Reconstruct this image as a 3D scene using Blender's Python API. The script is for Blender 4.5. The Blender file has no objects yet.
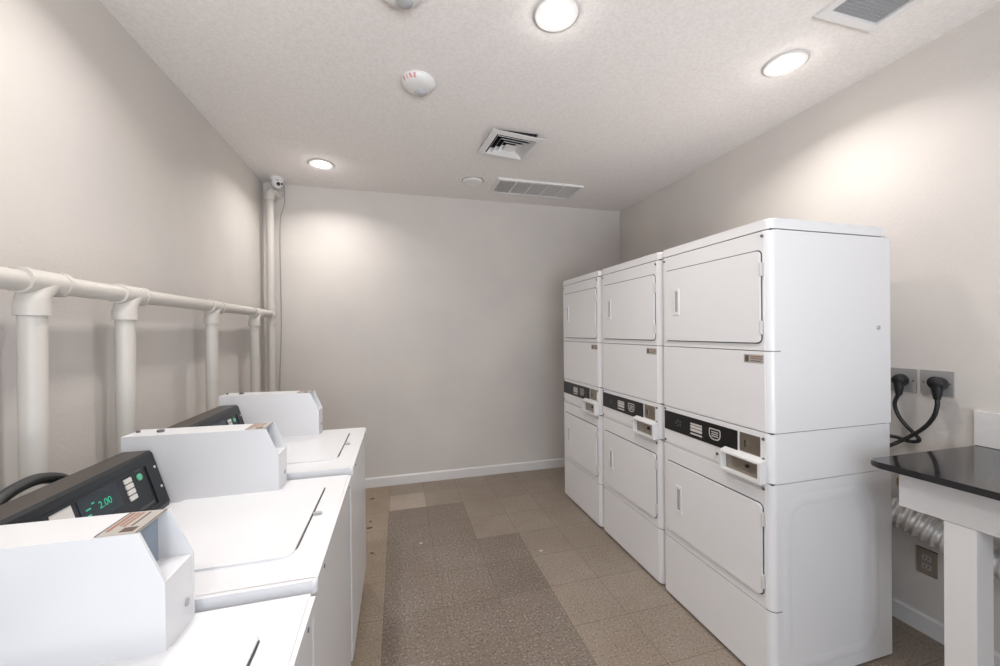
import bpy, bmesh, math, random
from mathutils import Vector, Matrix
C = bpy.context.scene
COL = C.collection
R = math.radians
random.seed(4)

# ------------------------------------------------------------------ camera, sky, daylight, exposure
YAW, PITCH, ROLL = R(14.97), R(-0.19), R(-0.54)
fw = Vector((math.sin(YAW)*math.cos(PITCH), math.cos(YAW)*math.cos(PITCH), math.sin(PITCH)))
rt = Vector((math.cos(YAW), -math.sin(YAW), 0)); up = rt.cross(fw)
rt2 = rt*math.cos(ROLL) + up*math.sin(ROLL); up2 = -rt*math.sin(ROLL) + up*math.cos(ROLL)
cd = bpy.data.cameras.new('camera'); cd.sensor_width = 36; cd.lens = 36*380.93/1000; cd.clip_start = .02
cam = bpy.data.objects.new('camera', cd); COL.objects.link(cam)
M = Matrix((rt2, up2, -fw)).transposed().to_4x4(); M.translation = (0, 0, 1.467)
cam.matrix_world = M
C.camera = cam

w = bpy.data.worlds.new('sky'); C.world = w; w.use_nodes = True
w.node_tree.nodes['Background'].inputs[0].default_value = (.62, .78, 1, 1)
w.node_tree.nodes['Background'].inputs[1].default_value = .8

C.view_settings.view_transform = 'Standard'; C.view_settings.look = 'None'
C.view_settings.gamma = 1; C.view_settings.use_curve_mapping = False
C.view_settings.exposure = 0.0
LAMP_W = 8.4            # each recessed ceiling lamp
LAMP_FILL_W = 0.6             # point fill added under each ceiling lamp to brighten the ceiling
CEILING_FILL_W = 620.0
DAY_W = 46.0           # daylight through the added window behind the camera

XL, XR, YB, YF, ZC = -1.145, 2.435, 3.813, -1.75, 2.812
WIN = (-.55, 1.45, .60, 2.35)     # added unseen window in the wall behind the camera, sill height steers light

ad = bpy.data.lights.new('daylight', 'AREA'); ad.shape = 'RECTANGLE'; ad.size = 2.0; ad.size_y = 1.75
ad.energy = DAY_W; ad.color = (.77, .88, 1.0)
al = bpy.data.objects.new('daylight', ad); COL.objects.link(al)
al.location = ((WIN[0]+WIN[1])/2, YF-.28, (WIN[2]+WIN[3])/2); al.rotation_euler = (R(90), 0, 0)
gd = bpy.data.lights.new('ceiling_fill', 'AREA'); gd.shape = 'RECTANGLE'; gd.size = 4.0; gd.size_y = 2.2   # added fill lamp outside, aimed up to brighten the ceiling
gd.energy = CEILING_FILL_W; gd.color = (.97, .98, 1.0)
gl_ = bpy.data.objects.new('ceiling_fill', gd); COL.objects.link(gl_)
gl_.location = ((WIN[0]+WIN[1])/2, YF-2.3, -.35); gl_.rotation_euler = (R(90+32), 0, 0)

# ------------------------------------------------------------------ materials
def lin(h):
    h = h.lstrip('#'); o = []
    for i in (0, 2, 4):
        c = int(h[i:i+2], 16)/255
        o.append(c/12.92 if c <= .04045 else ((c+.055)/1.055)**2.4)
    return (*o, 1)
def mat(name, hexc, rough=.5, metal=0, emit=0, spec=.5, coat=0, noise=None, bump=None, var=None):
    m = bpy.data.materials.new(name); m.use_nodes = True
    nt = m.node_tree; b = nt.nodes['Principled BSDF']
    b.inputs['Base Color'].default_value = lin(hexc); b.inputs['Roughness'].default_value = rough
    b.inputs['Metallic'].default_value = metal; b.inputs['Specular IOR Level'].default_value = spec
    b.inputs['Coat Weight'].default_value = coat; b.inputs['Coat Roughness'].default_value = .15
    if emit:
        b.inputs['Emission Color'].default_value = lin(hexc); b.inputs['Emission Strength'].default_value = emit
    tc = nt.nodes.new('ShaderNodeTexCoord')
    if var:      # (scale, second colour, contrast lo, hi)
        n = nt.nodes.new('ShaderNodeTexNoise'); n.inputs['Scale'].default_value = var[0]; n.inputs['Detail'].default_value = 5
        nt.links.new(tc.outputs['Object'], n.inputs['Vector'])
        r = nt.nodes.new('ShaderNodeValToRGB'); r.color_ramp.elements[0].position = var[2]; r.color_ramp.elements[1].position = var[3]
        r.color_ramp.elements[0].color = lin(hexc); r.color_ramp.elements[1].color = lin(var[1])
        nt.links.new(n.outputs['Fac'], r.inputs['Fac']); nt.links.new(r.outputs['Color'], b.inputs['Base Color'])
    if bump:     # (scale, strength, distance)
        n = nt.nodes.new('ShaderNodeTexNoise'); n.inputs['Scale'].default_value = bump[0]; n.inputs['Detail'].default_value = 4
        nt.links.new(tc.outputs['Object'], n.inputs['Vector'])
        bp = nt.nodes.new('ShaderNodeBump'); bp.inputs['Strength'].default_value = bump[1]; bp.inputs['Distance'].default_value = bump[2]
        nt.links.new(n.outputs['Fac'], bp.inputs['Height']); nt.links.new(bp.outputs['Normal'], b.inputs['Normal'])
    return m

WALL = mat('wall paint', '#d2ccc5', .75, bump=(60, .25, .004), var=(1.6, '#cbc5c1', .35, .65), spec=.3)
CEIL = mat('textured ceiling paint', '#ebe6e3', .9, bump=(165, .5, .005), var=(60, '#e4dfdb', .4, .62), spec=.2)
TRIM = mat('white trim paint', '#d9d6d4', .45)
ENAMEL = mat('white enamel', '#e0dfe0', .32, coat=.15, bump=(400, .05, .0006))
ENAMEL2 = mat('white washer enamel', '#dadadc', .3, coat=.2)
PLASTIC = mat('white plastic', '#dedddc', .4)
PVC = mat('painted pvc pipe', '#c8c3bc', .42)
SEAMDARK = mat('dark seam and gap shade', '#4a4a4c', .6)
GAP = mat('lid gap shade', '#3a3a3b', .7)
BLACK = mat('black console film', '#131315', .28)
CONSOLE = mat('charcoal console plastic', '#15191e', .38)
CONTOP = mat('dark brown console metal', '#433d39', .42)
STEEL = mat('brushed steel', '#a39a90', .35, 1, bump=(200, .1, .001))
SLOTSTEEL = mat('blue grey slot steel', '#93a0ad', .35, .6)
SCREW = mat('screw metal', '#77767a', .4, .8)
DARK = mat('dark rubber', '#1b1b1d', .45)
HOSE = mat('dark rubber hose', '#2a2c2c', .5)
LABELM = mat('tan sticker', '#aaa49e', .55)
LABELR = mat('sticker red ink', '#98705c', .6)
LABELD = mat('sticker dark ink', '#5a4a42', .6)
PRINT = mat('pale print', '#c9c6c2', .5)
FAINT = mat('faint print', '#4c4d50', .5)
GREEN = mat('green display', '#2fb086', .5, emit=.14)
GREENB = mat('green button', '#62b592', .5)
DISPLAY = mat('display window', '#16222a', .15)
GRANITE = mat('polished black granite', '#161517', .08, coat=.4, var=(160, '#2e2b2b', .55, .75))
OUTLET = mat('steel outlet plate', '#a3a1a0', .45, .25)
ALMOND = mat('brown outlet plate', '#8c8073', .5)
SLOT = mat('outlet slot', '#3a342f', .6)
FOIL = mat('foil duct', '#e6e4e2', .38, .75, bump=(55, .35, .006))
BRASS = mat('brass valve', '#b8a15e', .35, .9)
LAMPRING = mat('lamp trim', '#c4c2c0', .5)
LENS = mat('lit lamp lens', '#fffaf2', .5, emit=9)
GRILLE = mat('grey filter grille', '#a4a5a7', .7)
DUCTIN = mat('duct inside shade', '#3f3b3a', .9)
VENTDARK = mat('dark duct and louvre shade', '#202024', .9)
REDINK = mat('red lettering', '#c0392b', .5)
CLEAR = mat('strobe lens', '#b9b9bd', .12, coat=.5)
GREYC = mat('grey dome', '#a9a9ab', .3)
WIRE = mat('painted wire', '#a39b94', .6)
RUST = mat('rust brown scrap', '#6f5138', .8)
CHIP = mat('pale chip', '#c0b5a8', .7)

def floor_mat(name, base, dark, light, speck):
    m = bpy.data.materials.new(name); m.use_nodes = True; nt = m.node_tree; b = nt.nodes['Principled BSDF']
    b.inputs['Roughness'].default_value = .42; b.inputs['Specular IOR Level'].default_value = .4
    tc = nt.nodes.new('ShaderNodeTexCoord')
    def ramp(scale, detail, stops):
        n = nt.nodes.new('ShaderNodeTexNoise'); n.inputs['Scale'].default_value = scale; n.inputs['Detail'].default_value = detail
        n.inputs['Roughness'].default_value = .65
        nt.links.new(tc.outputs['Object'], n.inputs['Vector'])
        r = nt.nodes.new('ShaderNodeValToRGB'); r.color_ramp.interpolation = 'LINEAR'
        e = r.color_ramp.elements; e[0].position, e[0].color = stops[0][0], lin(stops[0][1])
        e[1].position, e[1].color = stops[-1][0], lin(stops[-1][1])
        for p, c in stops[1:-1]:
            q = e.new(p); q.color = lin(c)
        nt.links.new(n.outputs['Fac'], r.inputs['Fac']); return r
    r1 = ramp(speck, 3, [(.34, dark), (.44, base), (.56, base), (.66, light)])
    r2 = ramp(2.3, 3, [(.3, '#ebe6e2'), (.7, '#ffffff')])
    mx = nt.nodes.new('ShaderNodeMixRGB'); mx.blend_type = 'MULTIPLY'; mx.inputs[0].default_value = 1
    nt.links.new(r1.outputs[0], mx.inputs[1]); nt.links.new(r2.outputs[0], mx.inputs[2])
    nt.links.new(mx.outputs[0], b.inputs['Base Color'])
    return m
TILE_L = floor_mat('tan speckled tile', '#92867a', '#6d6155', '#ada296', 95)
TILE_L2 = floor_mat('warm tan speckled tile', '#968877', '#756757', '#b0a392', 95)
TILE_L3 = floor_mat('plain tan tile', '#8e8276', '#6b5f53', '#a99e92', 95)
TILE_Y = floor_mat('pale yellow tile', '#a6998c', '#95877a', '#b5a99c', 95)
TILE_D = floor_mat('grey speckled tile', '#7d7268', '#4e443b', '#a89d92', 85)
TILE_D2 = floor_mat('darker grey speckled tile', '#796e64', '#4a4037', '#a4998e', 85)
JOINT = mat('tile joint', '#63584d', .8)

# ------------------------------------------------------------------ mesh helpers
def finish(bm, name, m, parent=None, smooth=30):
    me = bpy.data.meshes.new(name)
    bmesh.ops.recalc_face_normals(bm, faces=bm.faces)
    bm.to_mesh(me); bm.free()
    for mm in (m if isinstance(m, (list, tuple)) else [m]): me.materials.append(mm)
    if smooth:
        for p in me.polygons: p.use_smooth = True
        me.set_sharp_from_angle(angle=R(smooth))
    o = bpy.data.objects.new(name, me); COL.objects.link(o)
    if parent: o.parent = parent
    if smooth:
        wn = o.modifiers.new('weighted normals', 'WEIGHTED_NORMAL'); wn.keep_sharp = True; wn.weight = 100
    return o
def box(bm, x0, x1, y0, y1, z0, z1, bev=0, seg=2, mi=0):
    r = bmesh.ops.create_cube(bm, size=1)
    for v in r['verts']:
        v.co = ((x0+x1)/2 + v.co.x*(x1-x0), (y0+y1)/2 + v.co.y*(y1-y0), (z0+z1)/2 + v.co.z*(z1-z0))
    fs = list({f for v in r['verts'] for f in v.link_faces})
    for f in fs: f.material_index = mi
    if bev:
        es = list({e for v in r['verts'] for e in v.link_edges})
        bmesh.ops.bevel(bm, geom=es, offset=bev, segments=seg, profile=.5, affect='EDGES')
    return bm
def obox(name, m, parent, x0, x1, y0, y1, z0, z1, bev=0, seg=2):
    return finish(box(bmesh.new(), x0, x1, y0, y1, z0, z1, bev, seg), name, m, parent)
def prism(bm, pts, axis, a, b, bev=0, seg=2, caps='ab'):
    """2-D polygon pts extruded along axis from a to b; 'x': pts=(y,z), 'y': (x,z), 'z': (x,y)"""
    def P(u, v, t):
        return {'x': (t, u, v), 'y': (u, t, v), 'z': (u, v, t)}[axis]
    A = [bm.verts.new(P(u, v, a)) for u, v in pts]; B = [bm.verts.new(P(u, v, b)) for u, v in pts]
    n = len(pts); fa = bm.faces.new(A); fb = bm.faces.new(B)
    for i in range(n): bm.faces.new((A[i], A[(i+1) % n], B[(i+1) % n], B[i]))
    if bev:
        es = []
        if 'a' in caps: es += list(fa.edges)
        if 'b' in caps: es += list(fb.edges)
        bmesh.ops.bevel(bm, geom=es, offset=bev, segments=seg, profile=.5, affect='EDGES')
    return bm
def rrect(u0, u1, v0, v1, r, seg=5):
    if not isinstance(r, (list, tuple)): r = [r]*4
    out = []
    for (cx, cy, a0), rr in zip(((u1, v1, 0), (u0, v1, 90), (u0, v0, 180), (u1, v0, 270)), r):
        sx = -1 if cx == u1 else 1; sy = -1 if cy == v1 else 1
        k = seg if rr > 1e-5 else 0
        for i in range(k+1):
            a = R(a0 + 90*i/max(k, 1))
            out.append((cx+sx*rr+rr*math.cos(a), cy+sy*rr+rr*math.sin(a)))
    return out
def tube(bm, pts, rad, seg=14, smooth_n=0, closed=True):
    P = [Vector(p) for p in pts]
    if smooth_n:
        Q = []
        for i in range(len(P)-1):
            p0 = P[max(i-1, 0)]; p1 = P[i]; p2 = P[i+1]; p3 = P[min(i+2, len(P)-1)]
            for k in range(smooth_n):
                t = k/smooth_n
                Q.append(.5*((2*p1)+(p2-p0)*t+(2*p0-5*p1+4*p2-p3)*t*t+(-p0+3*p1-3*p2+p3)*t**3))
        P = Q+[P[-1]]
    rads = rad if callable(rad) else (lambda t: rad)
    rings = []; n = None
    for i, p in enumerate(P):
        d = (P[min(i+1, len(P)-1)]-P[max(i-1, 0)]).normalized()
        if n is None:
            n = d.orthogonal().normalized()
        else:
            n = (n-d*n.dot(d)).normalized()
        b = d.cross(n); r = rads(i/max(len(P)-1, 1))
        rings.append([bm.verts.new(p+(n*math.cos(2*math.pi*k/seg)+b*math.sin(2*math.pi*k/seg))*r) for k in range(seg)])
    for a, b in zip(rings, rings[1:]):
        for k in range(seg): bm.faces.new((a[k], a[(k+1) % seg], b[(k+1) % seg], b[k]))
    if closed: bm.faces.new(rings[0]); bm.faces.new(rings[-1])
    return bm
def lathe(bm, prof, c, axis='z', seg=32, flip=1):
    """profile (r, t) turned about axis through c; t measured along axis * flip"""
    rings = []
    for r, t in prof:
        ring = []
        for k in range(seg):
            a = 2*math.pi*k/seg; u, v = max(r, 1e-5)*math.cos(a), max(r, 1e-5)*math.sin(a)
            d = {'z': (u, v, t*flip), 'x': (t*flip, u, v), 'y': (u, t*flip, v)}[axis]
            ring.append(bm.verts.new(Vector(c)+Vector(d)))
        rings.append(ring)
    for a, b in zip(rings, rings[1:]):
        for k in range(seg): bm.faces.new((a[k], a[(k+1) % seg], b[(k+1) % seg], b[k]))
    bm.faces.new(rings[0]); bm.faces.new(rings[-1])
    return bm
def thing(name, label, cat, loc=(0, 0, 0), group=None, rotz=0):
    o = bpy.data.objects.new(name, None); COL.objects.link(o); o.empty_display_size = .1
    o.location = loc; o.rotation_euler = (0, 0, rotz); tag(o, label, cat, group); return o
def tag(o, label, cat, group=None):
    o['label'] = label; o['category'] = cat
    if group: o['group'] = group
    return o
def struct(o): o['kind'] = 'structure'; return o
def copy_tree(o, parent=None):
    c = o.copy(); COL.objects.link(c); c.parent = parent
    for ch in list(o.children): copy_tree(ch, c)
    return c
def lettering(text, size, matrix, m, parent, name='lettering', depth=.0006):
    cu = bpy.data.curves.new('tmp', 'FONT'); cu.body = text; cu.size = size; cu.extrude = depth
    cu.align_x = 'CENTER'; cu.align_y = 'CENTER'
    t = bpy.data.objects.new('tmp', cu); COL.objects.link(t)
    me = bpy.data.meshes.new_from_object(t.evaluated_get(bpy.context.evaluated_depsgraph_get()))
    bpy.data.objects.remove(t); bpy.data.curves.remove(cu)
    me.transform(matrix); me.materials.clear(); me.materials.append(m)
    o = bpy.data.objects.new(name, me); COL.objects.link(o); o.parent = parent; return o

# ------------------------------------------------------------------ room shell
def build_floor():
    bm = bmesh.new(); T = .305; x0 = -.087; y0 = 2.648; J = .0011
    r = random.Random(11)
    kx0 = math.floor((XL-x0)/T); kx1 = math.ceil((XR-x0)/T); ky0 = math.floor((YF-y0)/T); ky1 = math.ceil((YB-y0)/T)
    for i in range(kx0, kx1):
        for j in range(ky0, ky1):
            a, b = max(x0+i*T+J, XL), min(x0+(i+1)*T-J, XR); c, d = max(y0+j*T+J, YF), min(y0+(j+1)*T-J, YB)
            if b <= a or d <= c: continue
            f = bm.faces.new([bm.verts.new(p) for p in ((a, c, 0), (b, c, 0), (b, d, 0), (a, d, 0))])
            if (i in (0, 1) and j < 2) or (i == 2 and j < 0): f.material_index = 4 if r.random() < .6 else 5
            elif i == 0 and j == 2: f.material_index = 3
            elif i == -1: f.material_index = 1
            else: f.material_index = r.choice((0, 0, 2) if i > 2 else (0, 2))
    box(bm, XL-.1, XR+.1, YF-.1, YB+.1, -.1, -.0004, mi=6)
    return finish(bm, 'floor', [TILE_L, TILE_L2, TILE_L3, TILE_Y, TILE_D, TILE_D2, JOINT], smooth=0)
struct(build_floor())
DX, DY, DH = .784, 2.607, .158          # duct hole of the square diffuser
def ceiling():
    bm = bmesh.new()
    box(bm, XL-.12, XR+.12, YF-.12, DY-DH, ZC, ZC+.1); box(bm, XL-.12, XR+.12, DY+DH, YB+.12, ZC, ZC+.1)
    box(bm, XL-.12, DX-DH, DY-DH, DY+DH, ZC, ZC+.1); box(bm, DX+DH, XR+.12, DY-DH, DY+DH, ZC, ZC+.1)
    return finish(bm, 'ceiling', CEIL, smooth=0)
struct(ceiling())
struct(obox('wall_left', WALL, None, XL-.1, XL, YF-.1, YB+.1, 0, ZC))
struct(obox('wall_right', WALL, None, XR, XR+.1, YF-.1, YB+.1, 0, ZC))
struct(obox('wall_back', WALL, None, XL, XR, YB, YB+.1, 0, ZC))
def wall_front():
    bm = bmesh.new(); a, b, c, d = WIN
    box(bm, XL, a, YF-.1, YF, 0, ZC); box(bm, b, XR, YF-.1, YF, 0, ZC)
    box(bm, a, b, YF-.1, YF, 0, c); box(bm, a, b, YF-.1, YF, d, ZC)
    return finish(bm, 'wall_front', WALL)
struct(wall_front())
def window():
    a, b, c, d = WIN; bm = bmesh.new(); t = .05
    box(bm, a, a+t, YF-.08, YF-.02, c, d); box(bm, b-t, b, YF-.08, YF-.02, c, d)
    box(bm, a+t, b-t, YF-.08, YF-.02, c, c+t); box(bm, a+t, b-t, YF-.08, YF-.02, d-t, d)
    box(bm, (a+b)/2-.025, (a+b)/2+.025, YF-.08, YF-.02, c+t, d-t)
    o = struct(finish(bm, 'added_window', TRIM))
    m = bpy.data.materials.new('window glass'); m.use_nodes = True; nt = m.node_tree; nt.nodes.clear()
    out = nt.nodes.new('ShaderNodeOutputMaterial'); mx = nt.nodes.new('ShaderNodeMixShader'); mx.inputs[0].default_value = .06
    tr = nt.nodes.new('ShaderNodeBsdfTransparent'); gl = nt.nodes.new('ShaderNodeBsdfGlossy'); gl.inputs['Roughness'].default_value = .02
    nt.links.new(tr.outputs[0], mx.inputs[1]); nt.links.new(gl.outputs[0], mx.inputs[2]); nt.links.new(mx.outputs[0], out.inputs[0])
    obox('pane', m, o, a+t, (a+b)/2-.025, YF-.052, YF-.048, c+t, d-t); obox('pane', m, o, (a+b)/2+.025, b-t, YF-.052, YF-.048, c+t, d-t)
window()
def baseboard(name, axis):
    bm = bmesh.new(); h = .092; t = .013
    if axis == 'back': prism(bm, [(YB, 0), (YB-t, 0), (YB-t, h-.012), (YB-.006, h), (YB, h)], 'x', XL, XR)
    elif axis == 'right': prism(bm, [(XR, 0), (XR-t, 0), (XR-t, h-.012), (XR-.006, h), (XR, h)], 'y', YF, YB-t)
    else: prism(bm, [(XL, 0), (XL+t, 0), (XL+t, h-.012), (XL+.006, h), (XL, h)], 'y', YF, YB-t)
    return struct(finish(bm, name, TRIM))
baseboard('baseboard_back', 'back'); baseboard('baseboard_right', 'right'); baseboard('baseboard_left', 'left')

# ------------------------------------------------------------------ ceiling fixtures
def downlight(x, y, label):
    t = thing('recessed_downlight', label, 'ceiling light', (x, y, ZC), 'recessed round ceiling lights')
    finish(lathe(bmesh.new(), [(.098, 0), (.098, -.004), (.090, -.009), (.069, -.006), (.067, -.002), (.067, 0)], (0, 0, 0), seg=48), 'trim_ring', LAMPRING, t)
    finish(lathe(bmesh.new(), [(.0665, -.0005), (.0665, -.004), (.045, -.006), (.0, -.0065)], (0, 0, 0), seg=40), 'lens', LENS, t)
    l = bpy.data.lights.new('lamp', 'AREA'); l.shape = 'DISK'; l.size = .14; l.energy = LAMP_W; l.spread = R(140); l.color = (1, .965, .935)
    o = bpy.data.objects.new('lamp', l); COL.objects.link(o); o.parent = t; o.location = (0, 0, -.012)
    l = bpy.data.lights.new('lamp_fill', 'POINT'); l.shadow_soft_size = .02; l.energy = LAMP_FILL_W; l.color = (1, .965, .935)  # extra point lamp, brightens the ceiling round the fixture
    o = bpy.data.objects.new('lamp_fill', l); COL.objects.link(o); o.parent = t; o.location = (0, 0, -.045)
    return t
for x, y, lab in ((.66, 1.495, 'lit recessed round ceiling light at the top centre, between fire alarm and grey filter grille'),
                  (1.905, 1.49, 'lit recessed round ceiling light above the nearest dryer stack, beside grey filter grille'),
                  (-.575, 3.29, 'small-looking lit recessed ceiling light close to the security camera corner'),
                  (-.575, 1.49, 'lit recessed ceiling light above the row of washers, outside the picture'),
                  (-.575, -.31, 'added unseen ceiling light behind the camera on the washer side'),  # this lamp and the next are unseen, added for more light
                  (.66, -.31, 'added unseen ceiling light behind the camera in the middle')):
    downlight(x, y, lab)

def alarm(x, y, label, name, cat, fire, rotz):
    t = thing(name, label, cat, (x, y, ZC), None, rotz)
    finish(lathe(bmesh.new(), [(.088, 0), (.09, -.010), (.087, -.018), (.074, -.031), (.05, -.038), (0, -.040)], (0, 0, 0), seg=48), 'body', PLASTIC, t)
    finish(lathe(bmesh.new(), [(.036, .004), (.034, -.004), (.026, -.011), (.014, -.014), (0, -.015)], (.014, .028, -.035), seg=32), 'strobe_lens', CLEAR if fire else GREYC, t)
    if fire:
        finish(lathe(bmesh.new(), [(.02, 0), (.018, -.004), (0, -.005)], (.014, .028, -.0495), seg=20), 'strobe_bulb', GREYC, t)
        for i, ch in enumerate('FIRE'):   # red letters around the far-left flank, read from below
            a = R(-150+i*15); rr = .0835
            p = Vector((rr*math.cos(a), rr*math.sin(a), -.0225))
            nrm = Vector((math.cos(a)*.7, math.sin(a)*.7, -.75)).normalized()
            tx = Vector((-math.sin(a), math.cos(a), 0)); ty = nrm.cross(tx)
            m4 = Matrix((tx, ty, nrm)).transposed().to_4x4(); m4.translation = p
            lettering(ch, .03, m4, REDINK, t, 'lettering')
alarm(.118, 2.085, 'white round fire alarm strobe with red lettering on the ceiling', 'fire_alarm_strobe', 'fire alarm', True, 0)
alarm(.022, 1.525, 'white round ceiling sensor with grey dome, cut off by the top edge', 'ceiling_sensor', 'sensor', False, 0)
t = thing('smoke_detector', 'flat white disc detector beside the slatted return vent', 'smoke detector', (.655, 3.335, ZC))
finish(lathe(bmesh.new(), [(.088, 0), (.09, -.01), (.084, -.02), (.06, -.024), (.058, -.021), (0, -.023)], (0, 0, 0), seg=40), 'cover', PLASTIC, t)
finish(lathe(bmesh.new(), [(.097, 0), (.097, -.006), (.089, -.006)], (0, 0, 0), seg=40), 'shadow_gap_ring', WIRE, t)  # darker ring stands in for the shadow gap round the cover

def diffuser():
    t = thing('square_air_diffuser', 'square white ceiling diffuser of nested louvres with dark gaps', 'air vent', (.784, 2.607, ZC-.008), None, R(4.5)); t.rotation_euler = (R(1.0), R(1.8), R(4.5))
    def ring(bm, h, w, z0, z1, mi=0):      # sloped square ring: outer half h at z0, inner half h-w at z1
        o = [bm.verts.new((sx*h, sy*h, z0)) for sx, sy in ((-1, -1), (1, -1), (1, 1), (-1, 1))]
        i = [bm.verts.new((sx*(h-w), sy*(h-w), z1)) for sx, sy in ((-1, -1), (1, -1), (1, 1), (-1, 1))]
        o2 = [bm.verts.new(v.co+Vector((0, 0, .003))) for v in o]; i2 = [bm.verts.new(v.co+Vector((0, 0, .003))) for v in i]
        for k in range(4):
            n = (k+1) % 4
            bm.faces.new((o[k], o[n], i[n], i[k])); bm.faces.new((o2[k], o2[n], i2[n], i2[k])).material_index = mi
            bm.faces.new((o[k], o[n], o2[n], o2[k])); bm.faces.new((i[k], i[n], i2[n], i2[k]))
    bm = bmesh.new(); ring(bm, .19, .046, -.022, -.025); 
    finish(bm, 'frame', PLASTIC, t, smooth=0)
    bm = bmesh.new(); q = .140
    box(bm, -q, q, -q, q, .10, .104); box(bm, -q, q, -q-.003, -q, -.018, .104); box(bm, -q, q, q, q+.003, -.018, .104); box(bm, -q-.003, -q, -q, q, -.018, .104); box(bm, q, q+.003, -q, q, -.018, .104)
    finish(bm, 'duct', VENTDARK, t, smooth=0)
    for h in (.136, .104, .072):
        bm = bmesh.new(); ring(bm, h, .023, -.030, .006, 1); finish(bm, 'louvre', [PLASTIC, VENTDARK], t, smooth=0)  # upper louvre faces coloured dark for the shade inside the gaps
    bm = bmesh.new(); ring(bm, .042, .0415, -.030, -.024); finish(bm, 'centre_cap', PLASTIC, t, smooth=0)
diffuser()
def return_vent():
    t = thing('slatted_return_vent', 'long white slatted ceiling vent in five sections near the back wall', 'air vent', (1.265, 3.375, ZC))
    W, H = .41, .168; f = .028
    bm = bmesh.new()
    box(bm, -W, W, -H, -H+f, -.018, 0); box(bm, -W, W, H-f, H, -.018, 0); box(bm, -W, -W+f, -H+f, H-f, -.018, 0); box(bm, W-f, W, -H+f, H-f, -.018, 0)
    n = 5; sw = (2*W-2*f)/n
    for k in range(1, n): box(bm, -W+f+k*sw-.006, -W+f+k*sw+.006, -H+f, H-f, -.017, 0)
    finish(bm, 'frame', PLASTIC, t)
    obox('duct_shade_sheet', DUCTIN, t, -W+f, W-f, -H+f, H-f, -.0011, -.0003)  # flat dark sheet, its colour stands in for shade inside the duct
    for k in range(n):
        bm = bmesh.new(); a = -W+f+k*sw+.006; b = a+sw-.012; m_ = 11
        for i in range(m_):
            x = a+(b-a)*(i+.5)/m_
            prism(bm, [(x-.0024, -.0075), (x-.0014, -.0072), (x+.0026, -.0160), (x+.0016, -.0163)], 'y', -H+f, H-f)
        finish(bm, 'slat_bank', PLASTIC, t, smooth=0)
return_vent()
def filter_grille():
    t = thing('filter_grille', 'white framed grey egg-crate filter grille cut by the top edge', 'air vent', (1.905, 1.035, ZC))
    W, H, f = .17, .19, .034; bm = bmesh.new()
    for a in ((-W, W, -H, -H+f), (-W, W, H-f, H), (-W, -W+f, -H+f, H-f), (W-f, W, -H+f, H-f)): box(bm, *a, -.014, 0)
    finish(bm, 'frame', PLASTIC, t)
    obox('filter', GRILLE, t, -W+f, W-f, -H+f, H-f, -.003, -.001)
    bm = bmesh.new(); n = 22
    for i in range(1, n):
        x = -W+f+(2*W-2*f)*i/n; box(bm, x-.0006, x+.0006, -H+f, H-f, -.006, -.003)
        y = -H+f+(2*H-2*f)*i/n; box(bm, -W+f, W-f, y-.0006, y+.0006, -.006, -.003)
    finish(bm, 'grid', GRILLE, t, smooth=0)
filter_grille()

def security_camera():
    t = thing('security_camera', 'small white turret security camera in the far left ceiling corner', 'security camera', (-1.0, 3.672, ZC))
    finish(lathe(bmesh.new(), [(.052, 0), (.052, -.022), (.048, -.028), (.03, -.03), (0, -.03)], (0, 0, 0), seg=32), 'base', PLASTIC, t)
    bm = bmesh.new(); bmesh.ops.create_uvsphere(bm, u_segments=28, v_segments=16, radius=.046)
    d = Vector((.42, -.8, -.42)).normalized(); c = Vector((.008, -.012, -.048))
    bm.transform(Matrix.Translation(c)); ball = finish(bm, 'eyeball', PLASTIC, t, smooth=60)
    q = d.to_track_quat('Z', 'Y').to_matrix().to_4x4()
    def disc(dx, dy, r, h, m, name):
        bm = lathe(bmesh.new(), [(r, 0), (r, h), (r*.8, h+.002), (0, h+.002)], (0, 0, 0), seg=20)
        off = math.sqrt(max(.046**2-dx*dx-dy*dy, 0))-.004
        bm.transform(Matrix.Translation(c) @ q @ Matrix.Translation((dx, dy, off))); finish(bm, name, m, ball)
    disc(0, 0, .015, .006, DARK, 'camera_lens'); disc(.026, .004, .010, .005, DARK, 'infrared_lamp'); disc(-.006, .027, .009, .005, GREYC, 'infrared_lamp')
security_camera()

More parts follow.
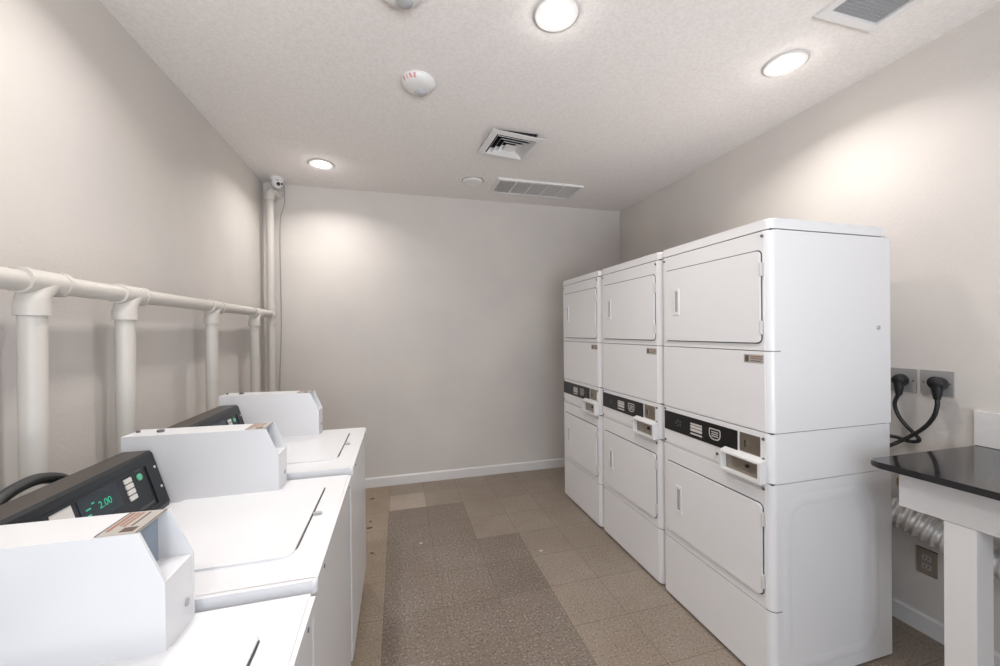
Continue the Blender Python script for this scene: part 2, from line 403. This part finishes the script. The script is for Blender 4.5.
# ------------------------------------------------------------------ drain pipes on the left wall
PX, PZ, PR = -1.052, 1.630, .0305
def pipes():
    t = thing('horizontal_drain_pipe', 'painted plastic drain pipe running level along the left wall', 'pipe', (PX, 0, 0))
    ys = (1.456, 1.855, 2.585, 3.270)
    finish(tube(bmesh.new(), [(0, .2, PZ-.008), (0, 3.620, PZ+.008)], PR, 20), 'pipe_run', PVC, t)
    def tee(y, name):
        bm = bmesh.new()
        tube(bm, [(0, y-.043, PZ), (0, y+.103, PZ)], PR+.006, 20)
        tube(bm, [(0, y-.045, PZ), (0, y-.025, PZ)], PR+.0085, 20); tube(bm, [(0, y+.085, PZ), (0, y+.105, PZ)], PR+.0085, 20)
        tube(bm, [(0, y, PZ-.096), (0, y, PZ-.062), (0, y+.008, PZ-.04), (0, y+.03, PZ-.012), (0, y+.058, PZ+.004)], PR+.0055, 20, 4)
        tube(bm, [(0, y, PZ-.102), (0, y, PZ-.064)], PR+.0085, 20)
        finish(bm, name, PVC, t, smooth=40)
    for y in ys: tee(y, 'tee_fitting')
    labs = ('nearest upright drain pipe on the left wall, beside the black hose',
            'second upright drain pipe from the left, behind the middle washer',
            'third upright drain pipe, rising behind the dark console of the far washer',
            'fourth, thin-looking upright drain pipe just left of the corner pipe')
    for y, l in zip(ys, labs):
        o = finish(tube(bmesh.new(), [(0, 0, 0), (0, 0, PZ-.1025)], PR, 20), 'upright_drain_pipe', PVC)
        o.location = (PX, y, 0); tag(o, l, 'pipe', 'upright drain pipes on the left wall')
    c = thing('corner_vent_pipe', 'tall painted vent pipe rising to the ceiling beside the security camera', 'pipe', (PX, 3.672, 0))
    finish(tube(bmesh.new(), [(0, 0, 0), (0, 0, PZ-.05)], PR, 20), 'lower_pipe', PVC, c)
    finish(tube(bmesh.new(), [(0, 0, PZ+.05), (0, 0, 2.66)], PR, 20), 'upper_pipe', PVC, c)
    bm = bmesh.new(); tube(bm, [(0, 0, PZ-.073), (0, 0, PZ+.073)], PR+.006, 20); tube(bm, [(0, 0, PZ-.078), (0, 0, PZ-.05)], PR+.009, 20)
    tube(bm, [(0, 0, PZ+.05), (0, 0, PZ+.078)], PR+.009, 20); tube(bm, [(0, 0, PZ), (0, -.05, PZ)], PR+.008, 20)
    finish(bm, 'tee_fitting', PVC, c, smooth=40)
    bm = bmesh.new(); tube(bm, [(0, 0, 2.615), (0, 0, 2.66), (.004, .010, 2.682), (.014, .04, 2.700), (.03, .135, 2.704)], PR+.006, 20, 4)
    tube(bm, [(0, 0, 2.612), (0, 0, 2.64)], PR+.009, 20)
    finish(bm, 'elbow_fitting', PVC, c, smooth=40)
    wpts = [(-.976, YB-.010, 2.80), (-.974, YB-.006, 2.64), (-1.008, YB-.006, 2.5), (-1.014, YB-.006, 2.2), (-1.010, YB-.006, 1.6), (-1.018, YB-.008, 1.3), (-1.03, YB-.01, .9), (-1.03, YB-.017, .1)]
    tag(finish(tube(bmesh.new(), wpts, .0035, 8, 5), 'camera_wire', WIRE), 'thin wire running down the back wall beside the corner pipe', 'wire')
pipes()

# ------------------------------------------------------------------ washers (local: front lip at x=0, +y away from camera, floor z=0)
WW, ZD = .70, .862
def frame_on(origin, ex, ey):
    n = Vector(ex).cross(Vector(ey)).normalized(); m4 = Matrix((Vector(ex).normalized(), Vector(ey).normalized(), n)).transposed().to_4x4()
    m4.translation = origin; return m4
def make_washer(label):
    t = thing('top_load_washer', label, 'washing machine', (0, 0, 0), 'coin operated top load washers along the left wall')
    obox('cabinet', ENAMEL2, t, -.712, -.022, .006, WW-.006, .03, ZD-.030, .012, 3)
    obox('front_panel', ENAMEL2, t, -.0218, -.009, .006, WW-.006, .04, ZD-.036, .006, 2)
    # deck: top plate with rolled edges
    bm = bmesh.new(); prism(bm, rrect(-.715, 0, 0, WW, .012), 'z', ZD-.032, ZD, .014, 4, 'b')
    finish(bm, 'deck', ENAMEL2, t, smooth=50)
    for y in (.09, WW-.09):
        finish(lathe(bmesh.new(), [(.005, 0), (.005, .002), (0, .003)], (0, y, ZD-.02), 'x', 12), 'screw', SCREW, t)
    for x in (-.66, -.07):
        for y in (.06, WW-.06):
            f = finish(lathe(bmesh.new(), [(.024, 0), (.024, .008), (.010, .012), (.010, .03), (0, .03)], (0, 0, 0), seg=16), 'levelling_foot', DARK, t); f.location = (x, y, 0)
    # lid, and a dark strip standing in for shade at its front gap
    bm = bmesh.new(); prism(bm, rrect(-.545, -.082, .115, .60, .026), 'z', ZD+.0002, ZD+.006, .003, 2, 'b')
    lid = finish(bm, 'lid', ENAMEL2, t, smooth=40)
    bm = bmesh.new(); prism(bm, rrect(-.549, -.0755, .111, .604, .03), 'z', ZD-.001, ZD+.0006); finish(bm, 'lid_gasket', ENAMEL2, t)
    bm = bmesh.new(); prism(bm, [(-.082, .150), (-.0785, .155), (-.0773, .175), (-.0773, .55), (-.0785, .575), (-.082, .58)], 'z', ZD-.0005, ZD+.0012); finish(bm, 'lid_gap_shade', GAP, t)
    bm = bmesh.new(); prism(bm, rrect(-.078, -.052, .349, .363, .005), 'z', ZD, ZD+.008, .002); finish(bm, 'lid_catch', GREYC, t)
    # control console
    c0, c1 = .012, .578
    prof = [(-.712, 0), (-.577, 0), (-.574, .014), (-.624, .184), (-.632, .192), (-.706, .192), (-.712, .186)]
    bm = bmesh.new(); prism(bm, [(x, z+ZD+.0003) for x, z in prof], 'y', c0, c1)
    for f in bm.faces:
        if abs(f.calc_center_median().z-(ZD+.1923)) < .002: f.material_index = 1
    con = finish(bm, 'control_console', [CONSOLE, CONTOP], t, smooth=20)
    A = Vector((-.574, 0, ZD+.0143)); B = Vector((-.624, 0, ZD+.1843)); S = (B-A).normalized(); L = (B-A).length
    F = frame_on(A, (0, 1, 0), S)     # face frame: u = y, v = up the slope
    def plate(name, m, u0, u1, v0, v1, h0, h1, r=.004, parent=con):
        bm = bmesh.new(); prism(bm, rrect(u0, u1, v0, v1, r, 3), 'z', h0, h1); bm.transform(F); return finish(bm, name, m, parent)
    bm = bmesh.new()                  # raised bezel around the face
    for a in ((c0+.004, c1-.052, L-.030, L-.022), (c0+.004, c1-.052, .012, .018), (c0+.004, c0+.010, .018, L-.03), (c1-.058, c1-.052, .018, L-.03)):
        box(bm, *a, .0, .004, .0015)
    bm.transform(F); finish(bm, 'bezel', CONSOLE, con)
    plate('display_window', DISPLAY, .245, .385, .075, .150, -.001, .0015)
    lettering('2.00', .028, F @ Matrix.Translation((.328, .108, .0018)), GREEN, con, 'display_digits', .0003)
    for u, v, w_ in ((.262, .112, .016), (.284, .122, .010), (.262, .096, .012)):
        plate('display_mark', GREEN if v < .13 else PRINT, u, u+w_, v, v+.004, .001, .0022, .001)
    for k in range(4):
        plate('cycle_button', PRINT, .414, .446, .070+k*.018, .070+k*.018+.0145, -.001, .003, .003)
    bm = bmesh.new(); lathe(bm, [(.011, 0), (.011, .003), (.009, .004), (0, .004)], (.482, .124, 0), 'z', 20); bm.transform(F); finish(bm, 'start_button', GREENB, con)
    plate('start_caption', FAINT, .468, .496, .142, .147, -.0005, .0008, .001); plate('cycle_caption', FAINT, .414, .446, .147, .151, -.0005, .0008, .001)
    plate('brand_mark', FAINT, .44, .51, .028, .033, -.0005, .0008, .001)
    plate('instruction_card', PRINT, .165, .228, .085, .150, -.001, .0012, .003)
    for v in (.06, .13):
        bm = bmesh.new(); lathe(bm, [(.0045, 0), (.0045, .0015), (0, .002)], (c1-.014, v, 0), 'z', 12); bm.transform(F); finish(bm, 'screw', PRINT, con)
    # coin meter box
    m0, m1 = .588, .694
    side = [(-.716, 0), (-.240, 0), (-.240, .136), (-.281, .235), (-.716, .240)]
    core = [(-.716, 0), (-.240, 0), (-.240, .136), (-.300, .136), (-.300, .2352), (-.716, .240)]
    bm = bmesh.new()
    Z = ZD+.0004
    prism(bm, [(x, z+Z) for x, z in side], 'y', m0, m0+.006); prism(bm, [(x, z+Z) for x, z in side], 'y', m1-.006, m1)
    prism(bm, [(x+(-.001 if x > -.3 else 0), z+Z-.0004) for x, z in core], 'y', m0+.006, m1-.006)
    cb = finish(bm, 'coin_box', ENAMEL2, t, smooth=10)
    obox('coin_slide', SLOTSTEEL, cb, -.2995, -.294, m0+.012, m1-.02, Z+.139, Z+.228)
    finish(lathe(bmesh.new(), [(.0075, 0), (.0075, .003), (.004, .004), (0, .004)], (-.2412, m1-.03, Z+.048), 'x', 16), 'vault_lock', GREYC, cb)
    bm = bmesh.new()
    def top(x): return Z+.2352+(.005*(-.281-x)/.435)
    prism(bm, [(-.350, top(-.350)+.0002), (-.284, top(-.284)+.0002), (-.284, top(-.284)+.001), (-.350, top(-.350)+.001)], 'y', m0+.003, m1-.003)
    st = finish(bm, 'warning_sticker', LABELM, cb); st['label'] = 'tan warning sticker with red and dark print'
    bm = bmesh.new()
    for xa, xb, ya, yb_ in ((-.343, -.337, .02, .10), (-.333, -.329, .04, .10), (-.325, -.321, .035, .1)): box(bm, xa, xb, m0+ya, m0+min(yb_, .097), top(xa)+.001, top(xa)+.0016)
    finish(bm, 'sticker_red_print', LABELR, st, smooth=0)
    bm = bmesh.new(); box(bm, -.3495, -.3475, m0+.004, m1-.004, top(-.36)+.001, top(-.36)+.0016); box(bm, -.2875, -.2855, m0+.004, m1-.004, top(-.29)+.001, top(-.29)+.0016)
    box(bm, -.318, -.296, m0+.012, m0+.03, top(-.31)+.001, top(-.31)+.0016); box(bm, -.312, -.309, m0+.036, m0+.095, top(-.31)+.001, top(-.31)+.0016)
    finish(bm, 'sticker_dark_print', LABELD, st, smooth=0)
    bm = bmesh.new(); lathe(bm, [(.011, 0), (.011, .006), (.008, .008), (.006, .006), (.006, .004), (0, .004)], (-.63, (m0+m1)/2, top(-.63)), 'z', 20); finish(bm, 'top_lock', SCREW, cb)
    bm = bmesh.new(); lathe(bm, [(.006, 0), (.006, .006), (0, .008)], (-.70, m0+.06, top(-.70)), 'z', 12); finish(bm, 'mounting_stud', SCREW, cb)
    return t
def place_washer(t, y, dz, x):
    t.location = (x, y, dz)
    for ch in t.children:
        if ch.name.startswith('levelling_foot'):
            ch.location.z = -dz; ch.scale.z = (.03+dz)/.03
w2 = make_washer('middle white top-load washer with coin box, its lit green display in view')
w1 = copy_tree(w2); w1['label'] = 'nearest white top-load washer, cut off by the bottom edge of the picture'
w3 = copy_tree(w2); w3['label'] = 'farthest white top-load washer, at the end by the bare back wall'
place_washer(w2, .985, .020, -.192); place_washer(w1, .270, 0, -.190); place_washer(w3, 1.702, .043, -.188)
hp = [(-.955, .98, .62), (-.95, 1.0, .80), (-.945, 1.09, .975), (-.945, 1.20, 1.060), (-.948, 1.285, 1.080), (-.95, 1.355, 1.070), (-.953, 1.43, 1.03), (-.96, 1.52, .93), (-.97, 1.56, .75)]
tag(finish(tube(bmesh.new(), hp, .015, 12, 6), 'drain_hose', HOSE), 'black rubber drain hose arching up behind the middle washer console', 'hose')

# ------------------------------------------------------------------ stacked dryers (local: front at x=0, +y away from camera, depth +x)
DW = .658
def make_dryer(label):
    t = thing('stacked_dryer', label, 'dryer', (0, 0, 0), 'stacked tumble dryers along the right wall')
    def cab(name, x1, z0, z1, y0=0, y1=DW, x0=.001):
        bm = bmesh.new(); prism(bm, rrect(x0, x1, y0, y1, [.003, .028, .028, .003], 7), 'z', z0, z1, .0025, 2)
        return finish(bm, name, ENAMEL, t, smooth=40)
    cab('lower_cabinet', .682, .012, .838)
    cab('coin_cabinet', .675, .8405, 1.043, .001, DW-.001)
    up_ = cab('upper_cabinet', .682, 1.046, 1.868)
    bm = bmesh.new(); prism(bm, rrect(.0005, .652, .0, DW, [.006, .029, .029, .006], 7), 'z', 1.8725, 1.914, .006, 3, 'b'); finish(bm, 'top_panel', ENAMEL, t, smooth=40)
    obox('top_seam', SEAMDARK, t, .008, .636, .006, DW-.006, 1.866, 1.874)
    for z, x1 in ((1.0445, .652), (.8393, .655)): obox('cabinet_seam', SEAMDARK, t, .006, x1, .004, DW-.004, z-.003, z+.003)
    # front skins
    def skin(name, y0, y1, z0, z1, h=.0035, r=.004, m=ENAMEL, x=.001, bev=.0015):
        bm = bmesh.new(); prism(bm, rrect(y0, y1, z0, z1, r, 4), 'x', x, x-h, bev, 2, 'b'); return finish(bm, name, m, t, smooth=40)
    skin('upper_front_panel', .026, DW-.026, 1.3795, 1.866); skin('middle_access_panel', .026, DW-.026, 1.049, 1.376)
    skin('lower_front_panel', .026, DW-.026, .327, .836); skin('kick_panel', .026, DW-.026, .014, .3235)
    for z in (1.3778, .3252):
        bm = bmesh.new(); prism(bm, rrect(.0003, .05, -.0007, DW+.0007, [.003, .029, .029, .003], 7), 'z', z-.0015, z+.0015); finish(bm, 'panel_seam', SEAMDARK, t)
    def door(name, y0, y1, z0, z1, hz0, hz1, g0, g1):
        r = [.012, .030, .030, .012]        # order: (y1,z1) far-top, (y0,z1) near-top, near-bottom, far-bottom
        r = [.008, .018, .018, .016]
        bm = bmesh.new(); prism(bm, rrect(y0-.0048, y1+.0055, z0-.0048, z1+.0055, [q+.005 for q in r], 5), 'x', -.002, -.0036); finish(bm, name+'_gasket', SEAMDARK, t)  # dark ring painted in for the shadow gap round the door
        bm = bmesh.new(); prism(bm, rrect(y0, y1, z0, z1, r, 5), 'x', -.0037, -.013, .003, 2, 'b'); d = finish(bm, name, ENAMEL, t, smooth=40)
        hy = y1-.088
        bm = bmesh.new()                    # raised pull bezel
        for a in ((hy-.022, hy-.012, hz0, hz1), (hy+.012, hy+.022, hz0, hz1), (hy-.012, hy+.012, hz1-.014, hz1), (hy-.012, hy+.012, hz0, hz0+.018)):
            box(bm, -.017, -.0125, *a, .0012)
        h = finish(bm, 'handle', PLASTIC, d); obox('handle_recess', GREYC, h, -.0135, -.0127, hy-.012, hy+.012, hz0+.018, hz1-.014)
        for z in (g0, g1):
            bm = bmesh.new(); box(bm, -.0125, -.004, y0-.009, y0+.004, z-.028, z+.028, .002); tube(bm, [(-.0125, y0-.004, z-.026), (-.0125, y0-.004, z+.026)], .004, 10)
            finish(bm, 'hinge', PRINT, t)
        return d
    door('upper_door', .039, .607, 1.412, 1.788, 1.545, 1.685, 1.712, 1.474)
    door('lower_door', .039, .600, .376, .748, .495, .640, .690, .435)
    # coin console
    skin('console_panel', .024, DW-.024, .848, 1.041, .0035)
    skin('console_lip', .05, DW-.03, .8405, .8465, .002)
    b = skin('control_strip', .157, .628, .921, 1.022, .0025, .002, BLACK, -.0025, 0)
    def mark(name, m, y0, y1, z0, z1, r=.002): 
        bm = bmesh.new(); prism(bm, rrect(y0, y1, z0, z1, r, 4), 'x', -.005, -.0057); return finish(bm, name, m, b)
    for k in range(4): mark('instruction_print', PRINT, .358, .434, .938+k*.0165, .940+k*.0165+(.011 if k in (1, 2) else .006))
    bm = bmesh.new()
    o_ = rrect(.246, .314, .947, 1.0, [.008, .008, .026, .026], 5); i_ = rrect(.251, .309, .952, .995, [.006, .006, .022, .022], 5)
    vo = [bm.verts.new((-.0057, y, z)) for y, z in o_]; vi = [bm.verts.new((-.0057, y, z)) for y, z in i_]
    for k in range(len(vo)): n = (k+1) % len(vo); bm.faces.new((vo[k], vo[n], vi[n], vi[k]))
    for k in range(3): box(bm, -.0057, -.005, .260, .300, .962+k*.010, .966+k*.010)
    finish(bm, 'badge_print', PRINT, b, smooth=0)
    bm = bmesh.new()
    for k in range(5):
        a = 2*math.pi*k/5; box(bm, -.0057, -.005, .520+.016*math.cos(a)-.006, .520+.016*math.cos(a)+.006, .972+.014*math.sin(a)-.005, .972+.014*math.sin(a)+.005)
    finish(bm, 'faint_emblem', FAINT, b, smooth=0)
    cp = skin('coin_plate', .048, .145, .941, 1.022, .002, .002, STEEL, -.0025, 0)
    obox('coin_slot', DARK, cp, -.0055, -.0044, .116, .121, .962, .992); obox('return_lever', STEEL, cp, -.010, -.0044, .098, .104, .966, .99, .002)
    # coin slide chute
    bm = bmesh.new(); x0, y0, y1, z0, z1 = -.036, .022, .222, .838, .925; th = .008
    prism(bm, [(-.003, z1-th), (x0, z1-th), (x0, z1), (-.003, z1+.012)], 'y', y0, y1); prism(bm, [(-.003, z0), (x0, z0), (x0, z0+th), (-.003, z0+th)], 'y', y0, y1)
    box(bm, x0, -.003, y1-th, y1, z0+th, z1-th); box(bm, x0, -.003, y0, y0+.012, z0+th, z1-th)
    sl = finish(bm, 'coin_slide_housing', PLASTIC, t, smooth=20)
    obox('slide_plate', STEEL, sl, -.007, -.003, y0+.012, y1-th, z0+th, z1-th); finish(lathe(bmesh.new(), [(.008, 0), (.008, -.006), (0, -.007)], (-.007, .105, .884), 'x', 14), 'lock', DARK, sl)
    for y, z in ((.034, 1.018), (.034, .936), (.268, .888), (.034, 1.848), (DW-.034, 1.848), (.034, .815), (DW-.034, .86), (DW-.034, 1.032)):
        finish(lathe(bmesh.new(), [(.0065, 0), (.0065, -.003), (.004, -.0045), (0, -.0045)], (-.0025, y, z), 'x', 12), 'screw', SCREW, t)
    s = skin('warning_sticker', .030, .122, 1.326, 1.362, .001, .002, LABELM, -.0025, 0); s['label'] = 'tan warning sticker'
    for m, y0, y1, z0, z1, n in ((LABELD, .098, .116, 1.331, 1.357, 'sticker_symbol'), (LABELR, .036, .090, 1.350, 1.356, 'sticker_print'), (LABELD, .036, .090, 1.343, 1.346, 'sticker_print'), (LABELD, .04, .090, 1.333, 1.337, 'sticker_print')):
        obox(n, m, s, -.0042, -.0034, y0, y1, z0, z1)
    # pressed rounded rectangle on the near side of the lower cabinet and bolt spot above
    bm = bmesh.new(); oo = rrect(.05, .60, .06, .79, .12, 8); ii = rrect(.075, .575, .085, .765, .10, 8); jj = rrect(.10, .55, .11, .74, .08, 8)
    ro = [bm.verts.new((x, -.0002, z)) for x, z in oo]; ri = [bm.verts.new((x, -.0032, z)) for x, z in ii]; rj = [bm.verts.new((x, -.0002, z)) for x, z in jj]
    for k in range(len(ro)):
        n = (k+1) % len(ro); bm.faces.new((ro[k], ro[n], ri[n], ri[k])); bm.faces.new((ri[k], ri[n], rj[n], rj[k]))
    finish(bm, 'pressed_side_rib', ENAMEL, t, smooth=60)
    finish(lathe(bmesh.new(), [(.011, 0), (.009, -.003), (0, -.004)], (.605, 0, 1.47), 'y', 14), 'side_plug', GREYC, t)
    return t
d3 = make_dryer('nearest stacked white dryer, its whole side showing next to the black counter')
d2 = copy_tree(d3); d2['label'] = 'middle stacked white dryer between the two other stacks'
d1 = copy_tree(d3); d1['label'] = 'farthest stacked white dryer, next to the back wall'
d3.location = (1.440, 1.191, 0); d2.location = (1.442, 1.859, 0); d1.location = (1.437, 2.525, 0)

# ------------------------------------------------------------------ right side: counter, outlets, cords, duct
def counter():
    t = thing('granite_counter', 'polished black granite counter on white apron and square posts', 'counter', (0, 0, 0))
    y0, y1, tp = -.55, 1.070, .060       # front edge runs slightly out of square to the wall
    def fx(y, x): return x+(y1-y)*tp
    def fillet(p, q, r_, rad, n=6):      # corner q between p and r_
        q = Vector(q); a = (Vector(p)-q).normalized(); b = (Vector(r_)-q).normalized()
        s_, e_ = q+a*rad, q+b*rad
        return [tuple((1-k/n)**2*s_+2*(1-k/n)*(k/n)*q+(k/n)**2*e_) for k in range(n+1)]
    A, B, Cc, D = (XR-.001, y1), (1.766, y1), (fx(y0, 1.766), y0), (XR-.001, y0)
    bm = bmesh.new(); prism(bm, [A]+fillet(A, B, Cc, .035)+fillet(B, Cc, D, .035)+[D], 'z', .931, .955, .008, 4); finish(bm, 'top', GRANITE, t, smooth=50)
    bm = bmesh.new(); bx = 1.858; ya, yb = y1-.048, y0+.05
    prism(bm, [(fx(ya, bx), ya), (fx(yb, bx), yb), (fx(yb, bx)+.03, yb), (fx(ya, bx)+.03, ya)], 'z', .782, .9305, .003)
    box(bm, fx(ya, bx)+.03, XR-.015, ya-.03, ya, .80, .9305, .002); box(bm, fx(yb, bx)+.03, XR-.015, yb, yb+.03, .80, .9305, .002)
    finish(bm, 'apron', TRIM, t)
    for y in (.822, -.42):
        x = fx(y+.085, bx)+.003; obox('leg', TRIM, t, x, x+.092, y, y+.082, 0, .7815, .004)
    obox('backsplash', TRIM, t, XR-.022, XR-.001, y0, y1-.002, .9555, 1.106, .003)
counter()
def outlet_big(y, label):
    t = thing('dryer_outlet', label, 'wall outlet', (XR, y, 1.208), 'steel dryer outlets on the right wall')
    bm = bmesh.new(); prism(bm, rrect(-.057, .057, -.058, .058, .004), 'x', 0, -.006, .003, 2, 'b'); finish(bm, 'cover_plate', OUTLET, t)
    finish(lathe(bmesh.new(), [(.030, 0), (.030, -.010), (0, -.011)], (-.004, 0, 0), 'x', 24), 'socket', DARK, t)
    for y_ in (-.045, .045): finish(lathe(bmesh.new(), [(.004, 0), (.003, -.002), (0, -.002)], (-.006, y_, 0), 'x', 10), 'screw', SCREW, t)
outlet_big(1.194, 'steel outlet plate nearer the counter, with a black plug in its middle')
outlet_big(1.322, 'steel outlet plate half hidden behind the nearest dryer')
def cord(y, pts, label):
    t = thing('dryer_power_cord', label, 'power cord', (0, 0, 0), 'black dryer power cords')
    bm = bmesh.new(); x = XR-.015
    lathe(bm, [(.027, 0), (.030, .006), (.031, .02), (.026, .034), (.012, .042), (0, .042)], (x, y, 1.208), 'x', 24, -1)
    tube(bm, [(x-.024, y, 1.200), (x-.026, y, 1.175), (x-.026, y, 1.150), (x-.026, y+.001, 1.135)], lambda s: .021-.010*s, 14, 3)
    finish(bm, 'plug', DARK, t, smooth=40)
    finish(tube(bmesh.new(), [(x-.026, y, 1.149), (x-.026, y, 1.142)], .0118, 12), 'collar', PRINT, t)
    finish(tube(bmesh.new(), [(x-.026, y, 1.143)]+pts, .0085, 12, 6), 'cable', DARK, t)
cord(1.174, [(2.392, 1.174, 1.10), (2.39, 1.188, 1.045), (2.385, 1.225, .985), (2.36, 1.290, .915), (2.30, 1.345, .86), (2.22, 1.40, .80)],
     'black power cord hanging from the outlet nearer the counter')
cord(1.313, [(2.395, 1.33, 1.09), (2.398, 1.318, 1.035), (2.398, 1.285, .985), (2.398, 1.245, .945), (2.395, 1.243, .925), (2.385, 1.275, .918), (2.36, 1.33, .93), (2.28, 1.40, .90)],
     'black power cord looping from the outlet half hidden behind the dryer')
t = thing('wall_outlet', 'small brown double outlet low on the wall under the counter', 'wall outlet', (XR, 1.231, .345))
bm = bmesh.new(); prism(bm, rrect(-.036, .036, -.060, .060, .004), 'x', 0, -.006, .002, 2, 'b'); finish(bm, 'cover_plate', ALMOND, t)
for z in (-.02, .02):
    s = finish(prism(bmesh.new(), rrect(-.017, .017, z-.014, z+.014, .008), 'x', -.005, -.0075), 'socket', LABELM, t)
    bm = bmesh.new(); box(bm, -.0082, -.0074, -.008, -.005, z-.005, z+.006); box(bm, -.0082, -.0074, .005, .008, z-.005, z+.006); box(bm, -.0082, -.0074, -.002, .002, z-.011, z-.007); finish(bm, 'slots', SLOT, s, smooth=0)
obox('plate_edge', SLOT, t, -.0066, 0, -.037, .037, .060, .063)
def duct():
    pts = [(2.205, 1.56, .62), (2.205, 1.46, .62), (2.225, 1.34, .615), (2.265, 1.22, .592), (2.295, 1.10, .552), (2.305, .96, .525), (2.315, .84, .52), (2.335, .76, .53), (2.362, .70, .55)]
    bm = bmesh.new(); tube(bm, pts, lambda s: .062+.006*math.sin(s*2*math.pi*34), 24, 34)
    tag(finish(bm, 'foil_dryer_duct', FOIL, smooth=70), 'crinkled silver foil dryer duct sagging under the counter', 'duct')
duct()
t = thing('gas_supply_valve', 'small brass and black valve on the supply line behind the nearest dryer', 'valve', (2.372, 1.292, 0))
finish(tube(bmesh.new(), [(.062, 0, .555), (.03, 0, .555), (0, 0, .58), (0, 0, .76), (.02, 0, .795), (.062, 0, .80)], .010, 12, 4), 'supply_line', PRINT, t)
finish(lathe(bmesh.new(), [(.012, 0), (.018, .006), (.018, .04), (.012, .046), (0, .046)], (0, 0, .69), 'z', 14), 'valve_body', BRASS, t)
bm = bmesh.new(); lathe(bm, [(.014, 0), (.022, .01), (.022, .035), (.014, .045), (0, .045)], (0, 0, .565), 'z', 14); box(bm, -.008, .008, -.05, .012, .58, .596, .003); finish(bm, 'valve_handle', DARK, t)

# ------------------------------------------------------------------ scraps on the floor
def scrap(x, y, s, m, name, label, cat, grp):
    bm = bmesh.new(); r = random.Random(int(x*1000)+int(y*100)); n = 9
    prism(bm, [(s*(.6+.5*r.random())*math.cos(2*math.pi*k/n)*(1.4), s*(.6+.5*r.random())*math.sin(2*math.pi*k/n)) for k in range(n)], 'z', 0, .003)
    o = finish(bm, name, m, smooth=0); o.location = (x, y, .0002); tag(o, label, cat, grp)
scrap(-.235, 3.545, .013, RUST, 'floor_scrap', 'brown scrap on the floor closest to the back wall', 'scrap', 'brown scraps on the floor beside the washers')
scrap(-.222, 3.12, .010, RUST, 'floor_scrap', 'small brown scrap in the middle of the strip beside the washers', 'scrap', 'brown scraps on the floor beside the washers')
scrap(-.224, 3.02, .016, RUST, 'floor_scrap', 'largest brown scrap on the floor beside the far washer', 'scrap', 'brown scraps on the floor beside the washers')
scrap(-.183, 2.67, .010, RUST, 'floor_scrap', 'brown scrap on the floor nearest to the camera', 'scrap', 'brown scraps on the floor beside the washers')
scrap(.138, 2.70, .010, CHIP, 'floor_chip', 'pale chip lying on the grey speckled tiles', 'chip', 'pale chips on the floor')
scrap(.907, 2.386, .011, CHIP, 'floor_chip', 'pale chip on the tan tiles in front of the dryers', 'chip', 'pale chips on the floor')
